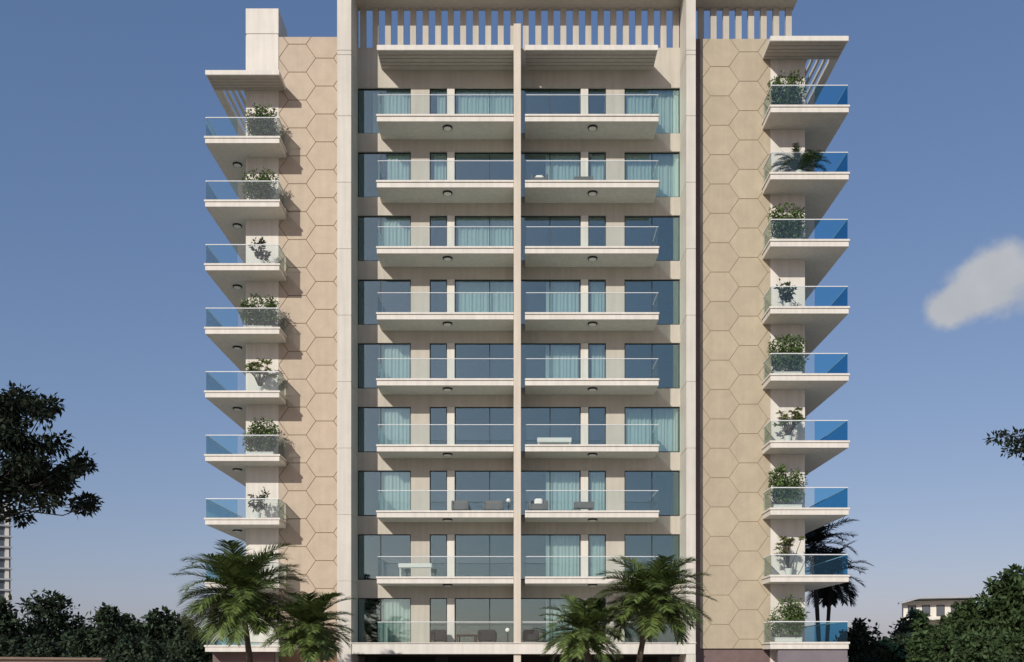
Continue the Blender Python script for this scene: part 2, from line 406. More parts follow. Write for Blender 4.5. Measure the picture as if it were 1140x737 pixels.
def glass_run(p0, p1, z0, h, n=1, gap=.012, mt='rail'):
    """list of meshes, vertical glass panel(s) from p0 to p1 (x,y), 12 mm thick"""
    out = []; p0 = Vector(p0); p1 = Vector(p1); d = (p1 - p0); L = d.length; d.normalize(); nn = Vector((-d.y, d.x)) * .006
    for i in range(n):
        a = p0 + d * (L * i / n + gap); c = p0 + d * (L * (i + 1) / n - gap)
        b = MB(); q = [a - nn, c - nn, c + nn, a + nn]
        v = [(p.x, p.y, z0) for p in q] + [(p.x, p.y, z0 + h) for p in q]
        b.v = v; b.f = [(0, 3, 2, 1), (4, 5, 6, 7), (0, 1, 5, 4), (1, 2, 6, 5), (2, 3, 7, 6), (3, 0, 4, 7)]
        out.append(b.mesh('glass_panel', M[mt]))
    return out
def rail_run(p0, p1, z, y=.018):
    b = MB(); p0 = Vector((*p0, z)); p1 = Vector((*p1, z)); b.tube([p0, p1], y, 8); return b.mesh('handrail', M['metal'])
# central balconies, left and right of the central column
for side in (-1, 1):
    if side < 0: x0, x1 = X(419.5, PF), X(571.7, 46.9)
    else: x0, x1 = X(584.5, PF), X(733.2, PF)
    slab = slab_mesh(x0, x1, PF, PW - .003, sides=(side < 0, side > 0)).mesh('balcony', M['white'])
    gy = PF + .05; ex = x0 + .05 if side < 0 else x1 - .05
    xm = (x0 + x1) / 2 + (.5 * side)
    pans = glass_run((x0 + .05, gy), (xm, gy), .335, .96) + glass_run((xm, gy), (x1 - .02, gy), .335, .96) + glass_run((ex, gy), (ex, PW - .02), .335, .96)
    rails = [rail_run((x0 + .05, gy), (x1, gy), 1.31), rail_run((ex, gy), (ex, PW - .004), 1.31)]
    lx = X(498, PF + .35) if side < 0 else X(660, PF + .35)
    for k in range(8): balcony_parts(slab, pans, rails, [(RIM, COV, (lx, PF + .52, 0))], (0, 0, ZS(k)))
# podium slab and its railings on the lowest floor
PB = slab_mesh(X(391.6, PP - .05), X(774.5, PP - .05), PP - .03, PW - .003, 3.30, .06, .555).build('podium_slab', M['white'], B)
for side in (-1, 1):
    if side < 0: x0, x1 = X(419.5, PF), X(571.7, 46.9)
    else: x0, x1 = X(580.5, PF), X(733.2, PF)
    xm = (x0 + x1) / 2 + (.5 * side); gy = PF - .02; ex = x0 + .05 if side < 0 else x1 - .05
    for me in glass_run((x0 + .05, gy), (xm, gy), 3.857, .98) + glass_run((xm, gy), (x1 - .02, gy), 3.857, .98) + glass_run((ex, gy), (ex, PW - .02), 3.857, .98):
        link('glass_panel', me, PB)
    link('handrail', rail_run((x0 + .05, gy), (x1, gy), 4.85), PB); link('handrail', rail_run((ex, gy), (ex, PW - .004), 4.85), PB)
# wing balconies wrap round the corner
def wing_slab(s, yf, yw, yb, z0=0, th=.335, lip=.105):
    b = MB()
    def ring(e, za, zb):
        pts = [(s * (XI - e), yf - e), (s * (XO + e), yf - e), (s * (XO + e), yb), (s * (XB + .003), yb), (s * (XB + .003), yw - .034), (s * (XI - e), yw - .034)]
        if s < 0: pts = pts[::-1]
        n = len(b.v); m = len(pts)
        b.v += [(*p, za) for p in pts] + [(*p, zb) for p in pts]
        b.f.append(tuple(n + i for i in range(m))[::-1]); b.f.append(tuple(n + m + i for i in range(m)))
        for i in range(m): j = (i + 1) % m; b.f.append((n + i, n + j, n + m + j, n + m + i))
    ring(0, z0, z0 + th - lip); ring(-.02, z0 + th - lip + .001, z0 + th - lip + .012); ring(.045, z0 + th - lip + .013, z0 + th)
    return b
YB = {-1: 57.0, 1: 54.6}
for s, yf, yw, dz, mt in ((-1, LF, LW, -.09, 'railL'), (1, RF, RW, .02, 'railR')):
    slab = wing_slab(s, yf, yw, YB[s]).mesh('balcony', M['white'])
    gy = yf + .04; gi = s * (XI + .05); go = s * (XO - .04); gm = s * (XB + .01)
    pans = glass_run((gi, gy), (gm, gy), .335, .95) + glass_run((gm, gy), (go, gy), .335, .95, mt=mt)
    pans += glass_run((go, gy), (go, YB[s] - .05), .335, .95, n=3, mt=mt) + glass_run((gi, gy), (gi, yw - .06), .335, .95)
    rails = [rail_run((gi, gy), (go, gy), 1.30, .026), rail_run((go, gy), (go, YB[s] - .05), 1.30, .026), rail_run((gi, gy), (gi, yw - .05), 1.30, .03)]
    L = [(RIM, COV, (s * (XB + .62), yw + .6, 0))] if s < 0 else []
    for k in range(9):
        o = balcony_parts(slab, pans, rails, L if k < 8 else [], (0, 0, ZS(k) + dz))
    # canopy with boarded underside, open pergola bars behind
    zc = 32.47 if s < 0 else 32.55
    a, c = sorted((s * XI, s * XO)); cb = MB()
    cb.box(a, c, yf, yf + .12, zc, zc + .235, bev=.006)
    cb.box(a, c, yf + .12, yw + .12 if False else yw - .034, zc + .05, zc + .235)
    a2, c2 = sorted((s * (XO - .38), s * XO)); cb.box(a2, c2, yw - .034, YB[s], zc + .05, zc + .235)
    a3, c3 = sorted((s * (XB + .003), s * (XO - .38))); cb.box(a3, c3, YB[s] - .4, YB[s] - .002, zc + .052, zc + .233)
    can = cb.build('canopy', M['white'], B)
    n = 5
    for i in range(n):
        y0 = yf + .16 + i * (yw - yf - .2) / n
        bb = MB(); bb.box(a + .05, c - .05, y0, y0 + (yw - yf - .2) / n - .05, zc + .012, zc + .049); bb.build('soffit_board', M['slat'], can)
    for i in range(4):
        x = s * (XB + .10 + i * .31); bb = MB(); bb.box(x - .05, x + .05, yw - .033, YB[s] - .4, zc + .06, zc + .22)
        bb.build('pergola_bar', M['white'], can)
# central canopies
for side in (-1, 1):
    if side < 0: x0, x1 = X(419.5, PF), X(571.7, 46.9)
    else: x0, x1 = X(584.8, PF), X(732.5, PF)
    zc = 32.58; cb = MB(); cb.box(x0, x1, PF, PF + .12, zc, zc + .25, bev=.006); cb.box(x0, x1, PF + .12, PW - .003, zc + .06, zc + .25)
    can = cb.build('canopy', M['white'], B)
    for i in range(5):
        y0 = PF + .16 + i * .285; bb = MB(); bb.box(x0 + .04, x1 - .04, y0, y0 + .225, zc + .012, zc + .059); bb.build('soffit_board', M['slat'], can)
# crown: fins and roof slab
ZR = 35.76
xf0 = X(404, PW); p = 13.95 * PW / F
i = 0
while True:
    x = xf0 + i * p; i += 1
    if x > 13.75: break
    xa, xb = x - .145, x + .145
    if xr0 - .1 < x < xr1 + .1: continue
    if xl0 < x < xl1 + .1: continue
    f = MB(); f.box(xa, xb, PW + .02, PW + .24, ZTOP - .002 if x < 8.6 else ZTOP - .35, ZR - .002)
    f.build('roof_fin', M['wall'], B)
bx('roof_slab', 'wall', B, xl1 + .003, xr0 - .003, PW - 1.55, PW + .27, ZR, ZR + .5)
bx('roof_slab', 'wall', B, xr1 + .003, 13.85, PW - .72, PW + .27, ZR + .003, ZR + .5)
bx('parapet', 'pil', B, 8.5, 13.9, PW + .3, PW + .5, ZTOP - .4, ZTOP - .19)
# ground floor: podium columns, dark rear wall
for x in (-7.5, -3.9, 3.8, 7.4):
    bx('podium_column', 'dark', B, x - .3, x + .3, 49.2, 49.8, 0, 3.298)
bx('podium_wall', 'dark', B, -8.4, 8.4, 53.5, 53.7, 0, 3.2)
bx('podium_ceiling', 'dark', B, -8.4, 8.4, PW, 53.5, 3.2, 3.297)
bx('podium_wall', 'brown', B, 8.6, 12.4, RW + .1, RW + .28, 0, Z(722.4, RW))
b = MB(); b.box(12.42, XO - .02, RF + .12, RF + .35, 0, ZS(8) - .0)
b.build('podium_wall', mat('grey_podium_plaster', (.17, .15, .165), .8, .08, 1.5, .2), B)
b = MB(); b.box(-XO + .1, -12.5, LF + .9, LF + 1.1, 0, ZS(8) - .1); b.build('podium_wall', M['brown'], B)

# ------------------------------------------------------------------ curtains
def curtain(px0, px1, k, where, seed, y=PW + .34, top=2.22):
    x0, x1 = X(px0, PW), X(px1, PW); rnd = random.Random(seed); b = MB(); n = max(10, int((x1 - x0) / .022)); ph = rnd.random() * 9; cols = []
    for i in range(n + 1):
        t = i / n; x = x0 + (x1 - x0) * t; u = x * 2 * math.pi / .19 + ph
        cols.append((x + .015 * math.sin(u * .37), .038 * math.sin(u + .8 * math.sin(u * .31)) + .02 * math.sin(u * .43 + 1)))
    for i in range(n):
        (xa, ya), (xb, yb) = cols[i], cols[i + 1]
        b.face([(xa, ya * 1.15, 0), (xb, yb * 1.15, 0), (xb, yb, top * .5), (xa, ya, top * .5)])
        b.face([(xa, ya, top * .5), (xb, yb, top * .5), (xb, yb * .6, top), (xa, ya * .6, top)])
    mid = (x0 + x1) / 2; b.v = [(v[0] - mid, v[1], v[2]) for v in b.v]
    bmv = bmesh.new(); me = b.mesh('curtain', M['curtain'], True); bmv.from_mesh(me); bmesh.ops.remove_doubles(bmv, verts=bmv.verts, dist=1e-5); bmv.to_mesh(me); bmv.free()
    o = link('curtain', me, None, (mid, y, ZF(k) + .012))
    tag(o, 'pleated curtain in the %s, %s' % (where, FLOORS[k]), 'curtain', 'curtains behind the facade windows')
W_ = ['outer left window', 'narrow left window', 'wide window left of central column', 'wide window right of central column', 'narrow right window', 'outer right window']
CU = {0: [(0, 414, 456), (1, 486, 497), (2, 509, 571), (5, 698, 756)],
      1: [(0, 430, 456), (1, 483, 497), (3, 608, 645), (4, 658, 674), (5, 698, 756)],
      2: [(0, 420, 456), (2, 509, 571)],
      3: [(2, 509, 571), (3, 608, 645), (4, 658, 674)],
      4: [(0, 421, 457), (3, 608, 645), (4, 659, 674)],
      5: [(0, 421, 457), (5, 698, 756)],
      6: [(0, 421, 457), (3, 608, 645), (4, 658, 674)],
      7: [(3, 608, 645), (4, 658, 674)],
      8: [(0, 424, 457), (3, 608, 645)]}
for k, L in CU.items():
    for (wi, a, c) in L: curtain(a, c, k, W_[wi], k * 10 + wi)

# ------------------------------------------------------------------ foliage tools
def leaf(b, p, n, u, L, W):
    """leaf of two folded quads-as-triangles: pointed both ends"""
    s = n.cross(u).normalized() * W * .5; tip = p + u * L; mid = p + u * L * .45
    b.face([p, mid + s + n * W * .12, tip, mid - s + n * W * .12])
def rv(rnd):
    z = rnd.uniform(-1, 1); t = rnd.uniform(0, 2 * math.pi); r = math.sqrt(1 - z * z); return Vector((r * math.cos(t), r * math.sin(t), z))
def clump(b, rnd, c, r, n, L, W, flat=.75):
    for _ in range(n):
        d = rv(rnd); q = c + Vector((d.x, d.y, d.z * flat)) * r * (rnd.random() ** .45)
        u = (d + rv(rnd) * .8 + Vector((0, 0, -.15))).normalized(); nn = (Vector((0, 0, 1)) + rv(rnd) * .8).normalized()
        if abs(nn.dot(u)) > .95: nn = u.orthogonal().normalized()
        l = L * rnd.uniform(.6, 1.3); leaf(b, q, nn, u, l, W * rnd.uniform(.7, 1.2))
def limb(b, rnd, p0, p1, r0, r1, seg=6, wig=.08):
    pts = []; L = (p1 - p0).length
    for i in range(6):
        t = i / 5; p = p0.lerp(p1, t)
        if 0 < i < 5: p = p + rv(rnd) * L * wig
        pts.append(p)
    b.tube(pts, [r0 + (r1 - r0) * i / 5 for i in range(6)], seg)
def tree(name, label, base, height, lobes, leaf_n, L, W, mt, bark, seed, tr=.18, group=None, cat='tree', crn=.26):
    """lobes: list of (centre offset from base, radii) crown masses"""
    rnd = random.Random(seed); base = Vector(base); root = empty(name, base); tag(root, label, cat, group)
    tb = MB(); fork = Vector((rnd.uniform(-.3, .3), rnd.uniform(-.3, .3), height * .42))
    limb(tb, rnd, Vector((0, 0, 0)), fork, tr, tr * .72, 10, .02)
    cb = MB()
    for (c, rr) in lobes:
        c = Vector(c); rr = Vector(rr); limb(tb, rnd, fork, c - Vector((0, 0, rr.z * .3)), tr * .55, tr * .2, 7, .05)
        vol = rr.x * rr.y * rr.z; nc = max(10, int(26 * (rr.x * rr.z) ** .8 / (crn * 4) ** 1.2)); nc = min(nc, 120)
        for i in range(nc):
            d = rv(rnd); t = rnd.random() ** .35
            q = c + Vector((d.x * rr.x, d.y * rr.y, d.z * rr.z)) * t * (1 + rnd.uniform(-.12, .16))
            r = crn * rnd.uniform(.55, 1.35) * (rr.x + rr.z) * .5
            if i % 3 == 0: limb(tb, rnd, c - Vector((0, 0, rr.z * .3)), q, tr * .16, tr * .04, 4, .05)
            clump(cb, rnd, q, r, int(leaf_n / (nc * len(lobes)) * rnd.uniform(.5, 1.5)) + 1, L, W)
    tb.build('trunk', M[bark], root, smooth=True); cb.build('crown', M[mt], root)
    return root

# near tree at left edge, trunk outside the frame
def at(px, py, d): return Vector((X(px, d), d, Z(py, d)))
def near_tree(label, spots, d, trunk_px, seed, group, nper, L, W, fy=640):
    base = Vector((X(trunk_px, d), d, 0))
    rnd = random.Random(seed); root = empty('broadleaf_tree', base); tag(root, label, 'tree', group)
    tb = MB(); fork = Vector((0, 0, Z(fy, d))); limb(tb, rnd, Vector((0, 0, 0)), fork, .26, .2, 12, .015); cb = MB()
    hub = fork + Vector((0, 0, 1.2)); limb(tb, rnd, fork, hub, .2, .15, 8, .03)
    for (px, py, rpx) in spots:
        c = at(px, py, d) - base; r = rpx * d / F; c.y += rnd.uniform(-1.3, 1.3)
        limb(tb, rnd, hub, c, .035, .008, 6, .05)
        nc = max(3, int(rpx * rpx / 22))
        for i in range(nc):
            dd = rv(rnd); q = c + Vector((dd.x * r, dd.y * r * 1.1, dd.z * r * .8)) * rnd.random() ** .4
            if i % 2: limb(tb, rnd, c, q, .018, .006, 4, .06)
            clump(cb, rnd, q, .27 * rnd.uniform(.7, 1.3), nper, L, W, .6)
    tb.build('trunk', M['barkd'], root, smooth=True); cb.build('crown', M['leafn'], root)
sp = [(12, 442, 14), (-10, 455, 22), (38, 448, 9), (55, 452, 8), (30, 465, 14), (62, 470, 9), (8, 480, 22), (-30, 500, 34), (40, 500, 18), (62, 505, 14), (74, 515, 12), (84, 512, 8),
      (94, 530, 7), (80, 536, 11), (88, 558, 6), (72, 552, 11), (60, 530, 18), (30, 530, 22), (5, 520, 24), (15, 555, 18), (45, 553, 14), (70, 566, 8), (25, 572, 9), (5, 570, 10), (-30, 550, 26), (-50, 470, 30), (-90, 500, 40), (-80, 545, 34), (-10, 430, 12), (52, 487, 10), (-60, 440, 26)]
near_tree('dark broadleaf tree reaching in from the left edge of the frame', sp, 24, -62, 11, 'dark trees leaning in at the frame edges', 42, .17, .09)
sp = [(1152, 466, 7), (1146, 480, 5), (1150, 492, 6), (1158, 488, 8), (1164, 472, 14), (1176, 490, 22), (1195, 470, 30), (1205, 500, 36), (1175, 510, 12), (1225, 450, 34), (1137, 476, 2), (1138, 494, 2), (1134, 484, 1)]
near_tree('small tuft of dark leaves showing at the right edge of the frame', sp, 24, 1215, 12, 'dark trees leaning in at the frame edges', 26, .14, .07, 545)

# tree lines
def mass(label, px, toppy, d, wpx, seed, mt='leafd', lob=5, n=3800, g='trees on the left behind the boundary wall', L=.42, W=.24):
    rnd = random.Random(seed); h = Z(toppy, d); w_ = wpx * d / F / 2; lobes = [((0, 0, h * .55), (w_ * .95, w_ * .8, h * .40))]
    for i in range(lob):
        a = 2 * math.pi * i / lob + rnd.random(); lobes.append(((math.cos(a) * w_ * .62, math.sin(a) * w_ * .5, h * rnd.uniform(.5, .74)), (w_ * rnd.uniform(.38, .52), w_ * .45, h * rnd.uniform(.18, .24))))
    lobes.append(((rnd.uniform(-.3, .3) * w_, 0, h * .82), (w_ * .42, w_ * .4, h * .17)))
    tree('broadleaf_tree', label, (X(px, d), d, 0), h, lobes, n, L, W, mt, 'barkd', seed, .2, g, crn=.2)
GL = 'trees on the left behind the boundary wall'; GR = 'trees on the right beyond the block'
mass('dark green tree at the far left below the distant tower', -5, 668, 62, 60, 21, 'leafd', g=GL)
mass('dark tree with a wispy raised top, tallest of the left tree line', 62, 660, 66, 82, 22, 'leafd', g=GL)
mass('dark tree with ragged top right of the tallest in the left line', 112, 672, 64, 62, 23, 'leafd', g=GL)
mass('small dark tree in the dip of the left tree line', 142, 684, 70, 48, 24, 'leafd', g=GL)
mass('rounded dark tree left of the front palms', 178, 677, 66, 60, 25, 'leafd', g=GL)
mass('dark tree directly behind the left front palm', 218, 690, 64, 56, 26, 'leafd', g=GL)
mass('low dark shrubby tree in front of the left tree line', 30, 706, 50, 90, 27, 'leafd', g=GL, n=3000, L=.3, W=.18)
mass('low dark shrubby tree close to the left corner balcony', 150, 708, 48, 110, 28, 'leafd', g=GL, n=3400, L=.3, W=.18)
mass('dark tree just right of the lowest corner balcony', 962, 690, 72, 56, 31, 'leafd', g=GR)
mass('low blackish tree between the balcony and the white house', 1000, 704, 66, 56, 32, 'leafd', g=GR)
mass('blackish tree in front of the left end of the white house', 1020, 678, 78, 46, 33, 'leafd', g=GR, n=3000)
mass('green tree below the middle of the white house', 1055, 692, 60, 70, 34, 'leafm', g=GR)
mass('green tree hiding the right end of the white house', 1088, 663, 64, 60, 35, 'leafm', g=GR)
mass('tall green tree at the right edge of the frame, tallest on the right', 1142, 628, 60, 92, 36, 'leafm', g=GR, n=6500)
mass('broad low green tree in the lower right corner', 1105, 698, 48, 110, 37, 'leafm', g=GR, n=5200, L=.3, W=.18)

mass('dark green tree before the left half of the white house', 1036, 684, 62, 44, 38, 'leafm', g=GR)
mass('slim green tree before the right half of the white house', 1068, 676, 66, 40, 39, 'leafm', g=GR)
# ------------------------------------------------------------------ palms
def frond(b, rnd, o, az, el, L, droop, nl, LL, W, twist=0):
    h = Vector((math.cos(az), math.sin(az), 0)); pts = []; p = Vector(o); e = el; n = 14
    for i in range(n + 1):
        pts.append(p.copy()); p = p + (h * math.cos(e) + Vector((0, 0, math.sin(e)))) * (L / n); e -= droop / n * (0.5 + 1.0 * i / n)
    b.tube(pts, [.022 * (1 - .8 * i / n) + .004 for i in range(n + 1)], 4)
    side = Vector((-h.y, h.x, 0))
    for i in range(nl):
        t = .14 + .86 * i / nl; k = t * n; i0 = min(int(k), n - 1); q = pts[i0].lerp(pts[i0 + 1], k - i0); tan = (pts[i0 + 1] - pts[i0]).normalized()
        up = side.cross(tan).normalized()
        if up.z < 0: up = -up
        ll = LL * (math.sin(math.pi * min(1, t * .80 + .14)) ** .6) * rnd.uniform(.8, 1.1)
        for sgn in (-1, 1):
            u = (side * sgn * 1.0 + tan * (.45 + .75 * t) + up * rnd.uniform(.0, .45)).normalized()
            m1 = q + u * ll * .5; u2 = (u + Vector((0, 0, -.1 - rnd.random() * .4))).normalized(); m2 = m1 + u2 * ll * .5
            ww = u.cross(up).normalized() * W * .5
            b.face([q + ww * .6, m1 + ww, m1 - ww, q - ww * .6]); b.face([m1 - ww, m1 + ww, m2])
def palm(label, px, py, d, rpx, base_px, seed, mt='palm', bark='bark', nf=30, group='palms in front of the building', tr=.12, nl=34, LLf=.40, W=.045, lo=-.5):
    rnd = random.Random(seed); base = Vector((X(base_px, d), d, 0)); root = empty('palm_tree', base); tag(root, label, 'palm', group)
    top = at(px, py, d) - base; top.y = rnd.uniform(-.2, .2); tb = MB(); pts = []
    for i in range(16):
        t = i / 15; pts.append(Vector((top.x * (t ** 1.3), top.y * t, top.z * t)))
    tb.tube(pts, [tr * (1.25 - .45 * i / 15) * (1.05 if i % 2 else .95) for i in range(16)], 12)
    tb.build('trunk', M[bark], root, smooth=True)
    L = rpx * d / F; cb = MB()
    for i in range(nf):
        az = i * 2.39996 + rnd.uniform(-.15, .15); t = i / (nf - 1); el = 1.35 - (1.35 - lo) * t ** .8 + rnd.uniform(-.1, .1)
        frond(cb, rnd, top, az, el, L * rnd.uniform(1.05, 1.3) * (1 - .12 * t), rnd.uniform(.5, 1.1) + .5 * (1 - t), nl, L * LLf, W)
    cb.build('crown', M[mt], root)
palm('largest front palm, wide feathery crown, before the left corner balconies', 269, 664, 38.5, 66, 286, 41, nf=58, nl=62, W=.044)
palm('front palm with lower crown against the left pilaster, second from left', 344, 699, 37.5, 50, 348, 42, nf=46, nl=56, W=.042)
palm('front palm with a leaning trunk before the right pilaster, rightmost front palm', 724, 668, 38.0, 60, 700, 43, nf=54, nl=60, W=.044)
palm('lower front palm left of the leaning one, beside the central column', 650, 703, 37.0, 47, 664, 44, nf=34, nl=56, W=.042)
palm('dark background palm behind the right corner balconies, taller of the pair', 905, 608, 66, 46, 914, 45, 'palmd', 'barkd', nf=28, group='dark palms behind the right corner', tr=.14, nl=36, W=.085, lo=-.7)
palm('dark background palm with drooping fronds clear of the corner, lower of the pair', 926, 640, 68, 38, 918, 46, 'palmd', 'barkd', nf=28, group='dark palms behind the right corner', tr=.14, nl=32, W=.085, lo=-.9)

# ------------------------------------------------------------------ balcony plants
def plant(kind, label, px, k, s, hpx, wpx, seed, mt='leafp'):
    yf = LF if s < 0 else RF; d = yf + .62; z = ZF(k) + (-.09 if s < 0 else .02) + .004
    base = Vector((X(px, d), d, z)); root = empty('potted_plant', base); tag(root, label, 'plant', 'plants on the corner balconies')
    rnd = random.Random(seed); H = hpx * d / F; Wd = wpx * d / F / 2
    pb = MB()
    if kind == 'bush' or kind == 'hedge':
        pw = Wd * .75; pb.box(-pw, pw, -.17, .17, 0, .20, bev=.015)
        pb.box(-pw - .015, pw + .015, -.185, .185, .18, .22, bev=.01)
    else: pb.tube([(0, 0, 0), (0, 0, .02), (0, 0, .33), (0, 0, .35)], [.13, .14, .19, .18], 16)
    pb.build('planter', M['pot'], root, smooth=False)
    sb = MB(); fb = MB()
    if kind == 'bush':
        for i in range(64):
            x = rnd.uniform(-Wd * .7, Wd * .7); tip = Vector((x * 1.3 + rnd.gauss(0, .05), rnd.uniform(-.32, .3), H * (1 - .3 * (x / Wd) ** 2) * rnd.uniform(.5, 1.05)))
            if i % 3 == 0: limb(sb, rnd, Vector((x, rnd.uniform(-.08, .08), .17)), tip, .010, .004, 4, .04)
            clump(fb, rnd, Vector((tip.x * .8, tip.y, tip.z * .5)), .17, 12, .18, .075)
            clump(fb, rnd, tip, .13, 14, .17, .07); clump(fb, rnd, tip * .72 + Vector((x * .28, 0, .09)), .15, 12, .17, .07)
    elif kind == 'sparse':
        for i in range(9):
            a = rnd.uniform(0, 6.28); r = Wd * rnd.uniform(.3, 1); tip = Vector((math.cos(a) * r, math.sin(a) * r * .6, H * rnd.uniform(.5, 1)))
            limb(sb, rnd, Vector((0, 0, .3)), tip, .014, .006, 5, .05)
            for j in range(20):
                t = rnd.uniform(.3, 1); q = Vector((0, 0, .3)).lerp(tip, t); u = (rv(rnd) + Vector((0, 0, .1))).normalized(); leaf(fb, q, (u.orthogonal() + Vector((0, 0, .2))).normalized(), u, rnd.uniform(.16, .28), .10)
    elif kind == 'frangipani':
        for i in range(20):
            a = rnd.uniform(0, 6.28); r = Wd * rnd.uniform(.2, 1.0); tip = Vector((math.cos(a) * r, math.sin(a) * r * .6, H * rnd.uniform(.5, 1.0)))
            mid = Vector((math.cos(a) * r * .5, math.sin(a) * r * .3, H * .5)); sb.tube([(0, 0, .3), mid, tip], [.022, .018, .012], 6)
            for j in range(22):
                az = j * 2.4 + rnd.random(); u = Vector((math.cos(az), math.sin(az) * .9, rnd.uniform(-.35, .5))).normalized(); leaf(fb, tip, (Vector((0, 0, 1)) + rv(rnd) * .3).normalized(), u, rnd.uniform(.2, .32), .11)
    elif kind == 'palmlet':
        for i in range(34):
            frond(fb, rnd, (0, 0, .4), rnd.uniform(0, 6.28), rnd.uniform(.4, 1.4), H * rnd.uniform(.7, 1.0), 1.6, 24, .34, .035)
        sb.tube([(0, 0, .3), (0, 0, .45)], [.05, .03], 8)
    sb.build('stem', M['bark'], root, smooth=True); fb.build('foliage', M[mt], root)
PL = ['topmost left corner balcony', 'second left corner balcony from the top', 'third left corner balcony from the top', 'fourth left corner balcony from the top', 'fifth left corner balcony from the top',
      'sixth left corner balcony from the top', 'seventh left corner balcony from the top', 'eighth left corner balcony from the top', 'lowest left corner balcony']
PR = [t.replace('left', 'right') for t in PL]
plant('bush', 'bushy green plant on the ' + PL[0], 291, 0, -1, 37, 34, 51)
plant('bush', 'bushy green plant on the ' + PL[1], 290, 1, -1, 36, 36, 52)
plant('sparse', 'dark thin leaved plant against the white pier, ' + PL[2], 291, 2, -1, 36, 28, 53, 'leafd')
plant('bush', 'bushy green plant on the ' + PL[3], 288, 3, -1, 37, 42, 54)
plant('frangipani', 'pale green branching plant with visible stems, ' + PL[4], 289, 4, -1, 38, 36, 55, 'leafy')
plant('bush', 'bushy green plant on the ' + PL[5], 291, 5, -1, 38, 38, 56)
plant('sparse', 'dark thin leaved plant against the white pier, ' + PL[6], 287, 6, -1, 36, 30, 57, 'leafd')
plant('sparse', 'small dark plant behind the glass of the ' + PL[8], 250, 8, -1, 22, 22, 58, 'leafd')
plant('bush', 'dense green shrub on the ' + PR[0], 876, 0, 1, 40, 40, 61)
plant('palmlet', 'dark arching palm shrub on the ' + PR[1], 889, 1, 1, 38, 50, 62, 'leafm')
plant('bush', 'dense green shrub on the ' + PR[2], 876, 2, 1, 42, 40, 63)
plant('sparse', 'dark thin leaved plant on the ' + PR[3], 877, 3, 1, 36, 24, 64, 'leafd')
plant('bush', 'tall dense green shrub on the ' + PR[4], 876, 4, 1, 44, 42, 65)
plant('frangipani', 'pale yellow green broad leaved plant on the ' + PR[5], 877, 5, 1, 40, 36, 66, 'leafy')
plant('bush', 'dense green shrub on the ' + PR[6], 876, 6, 1, 46, 42, 67)
plant('frangipani', 'rounded pale green plant on thin stems, ' + PR[7], 878, 7, 1, 44, 36, 68, 'leafy')
plant('bush', 'spreading green shrub in a long white planter, ' + PR[8], 877, 8, 1, 48, 40, 69)

# ------------------------------------------------------------------ balcony furniture
def legs(root, xs_, ys_, h, m='wood', r=.02):
    for x in xs_:
        for y in ys_:
            b = MB(); b.tube([(x, y, 0), (x, y, h)], r, 6); b.build('leg', M[m], root)
def armchair(px0, px1, k, label, m='fabric', y=47.85, cush=True, rz=0, cat='armchair', name='armchair'):
    x0, x1 = X(px0, y), X(px1, y); w_ = (x1 - x0) / 2; r = empty(name, ((x0 + x1) / 2, y, ZF(k) + .004), rz); tag(r, label, cat, 'balcony furniture')
    legs(r, (-w_ + .06, w_ - .06), (-.28, .28), .12)
    b = MB(); b.box(-w_ + .1, w_ - .1, -.34, .24, .12, .42, bev=.03); b.build('seat', M[m], r)
    b = MB(); b.box(-w_ + .02, w_ - .02, .24, .40, .12, .66, bev=.04); b.build('backrest', M[m], r)
    for s in (-1, 1):
        b = MB(); a, c = sorted((s * w_, s * (w_ - .1))); b.box(a, c, -.36, .24, .12, .58, bev=.03); b.build('armrest', M[m], r)
    if cush:
        b = MB(); b.box(-.2, .2, .08, .2, .44, .74, bev=.05); b.build('cushion', M['cushion'], r)
def table(px0, px1, k, label, m='wood', y=47.7, h=.42, th=.06, D=.5, name='low_table', cat='table'):
    x0, x1 = X(px0, y), X(px1, y); w_ = (x1 - x0) / 2; r = empty(name, ((x0 + x1) / 2, y, ZF(k) + .004)); tag(r, label, cat, 'balcony furniture')
    b = MB(); b.box(-w_, w_, -D / 2, D / 2, h - th, h, bev=.012); b.build('table_top', M[m], r)
    legs(r, (-w_ + .08, w_ - .08), (-D / 2 + .06, D / 2 - .06), h - th, m, .025)
def globe(px, k, label, y=47.9, h=.55):
    r = empty('garden_lamp', (X(px, y), y, ZF(k) + .004)); tag(r, label, 'lamp', 'balcony furniture')
    b = MB(); b.tube([(0, 0, 0), (0, 0, .03), (0, 0, .04), (0, 0, h)], [.1, .1, .02, .02], 10); b.build('stand', M['frame'], r)
    bm = bmesh.new(); bmesh.ops.create_icosphere(bm, subdivisions=3, radius=.11, matrix=Matrix.Translation((0, 0, h + .08))); b = MB(); b.bm(bm); b.build('globe', M['lampw'], r, smooth=True)
armchair(591, 610, 1, 'grey armchair beside the central column, second floor from the top')
table(639, 660, 1, 'dark low table before the pier between windows, second floor from the top', th=.2, m='fabric')
table(598, 636, 5, 'long white bench right of the central column, fourth floor from the bottom', 'pot', h=.40, th=.22, D=.45, name='bench', cat='bench', y=47.5)
armchair(503, 522, 6, 'grey armchair left of the central column, third floor from the bottom', cush=False)
armchair(538, 560, 6, 'grey armchair nearest the globe lamp, third floor from the bottom', cush=False)
globe(566, 6, 'small white globe lamp left of the central column, third floor from the bottom')
armchair(589, 610, 6, 'grey armchair with white cushion right of the central column, third floor from the bottom')
table(639, 661, 6, 'grey low table before the pier between windows, third floor from the bottom', th=.3, m='fabric', h=.5)
armchair(411, 431, 7, 'charcoal armchair at the outer left window, second floor from the bottom', m='fabricd', y=PW + .8, cush=False)
table(444, 481, 7, 'long white console on the left balcony, second floor from the bottom', 'pot', h=.66, th=.20, D=.4, name='console_table', y=47.4)
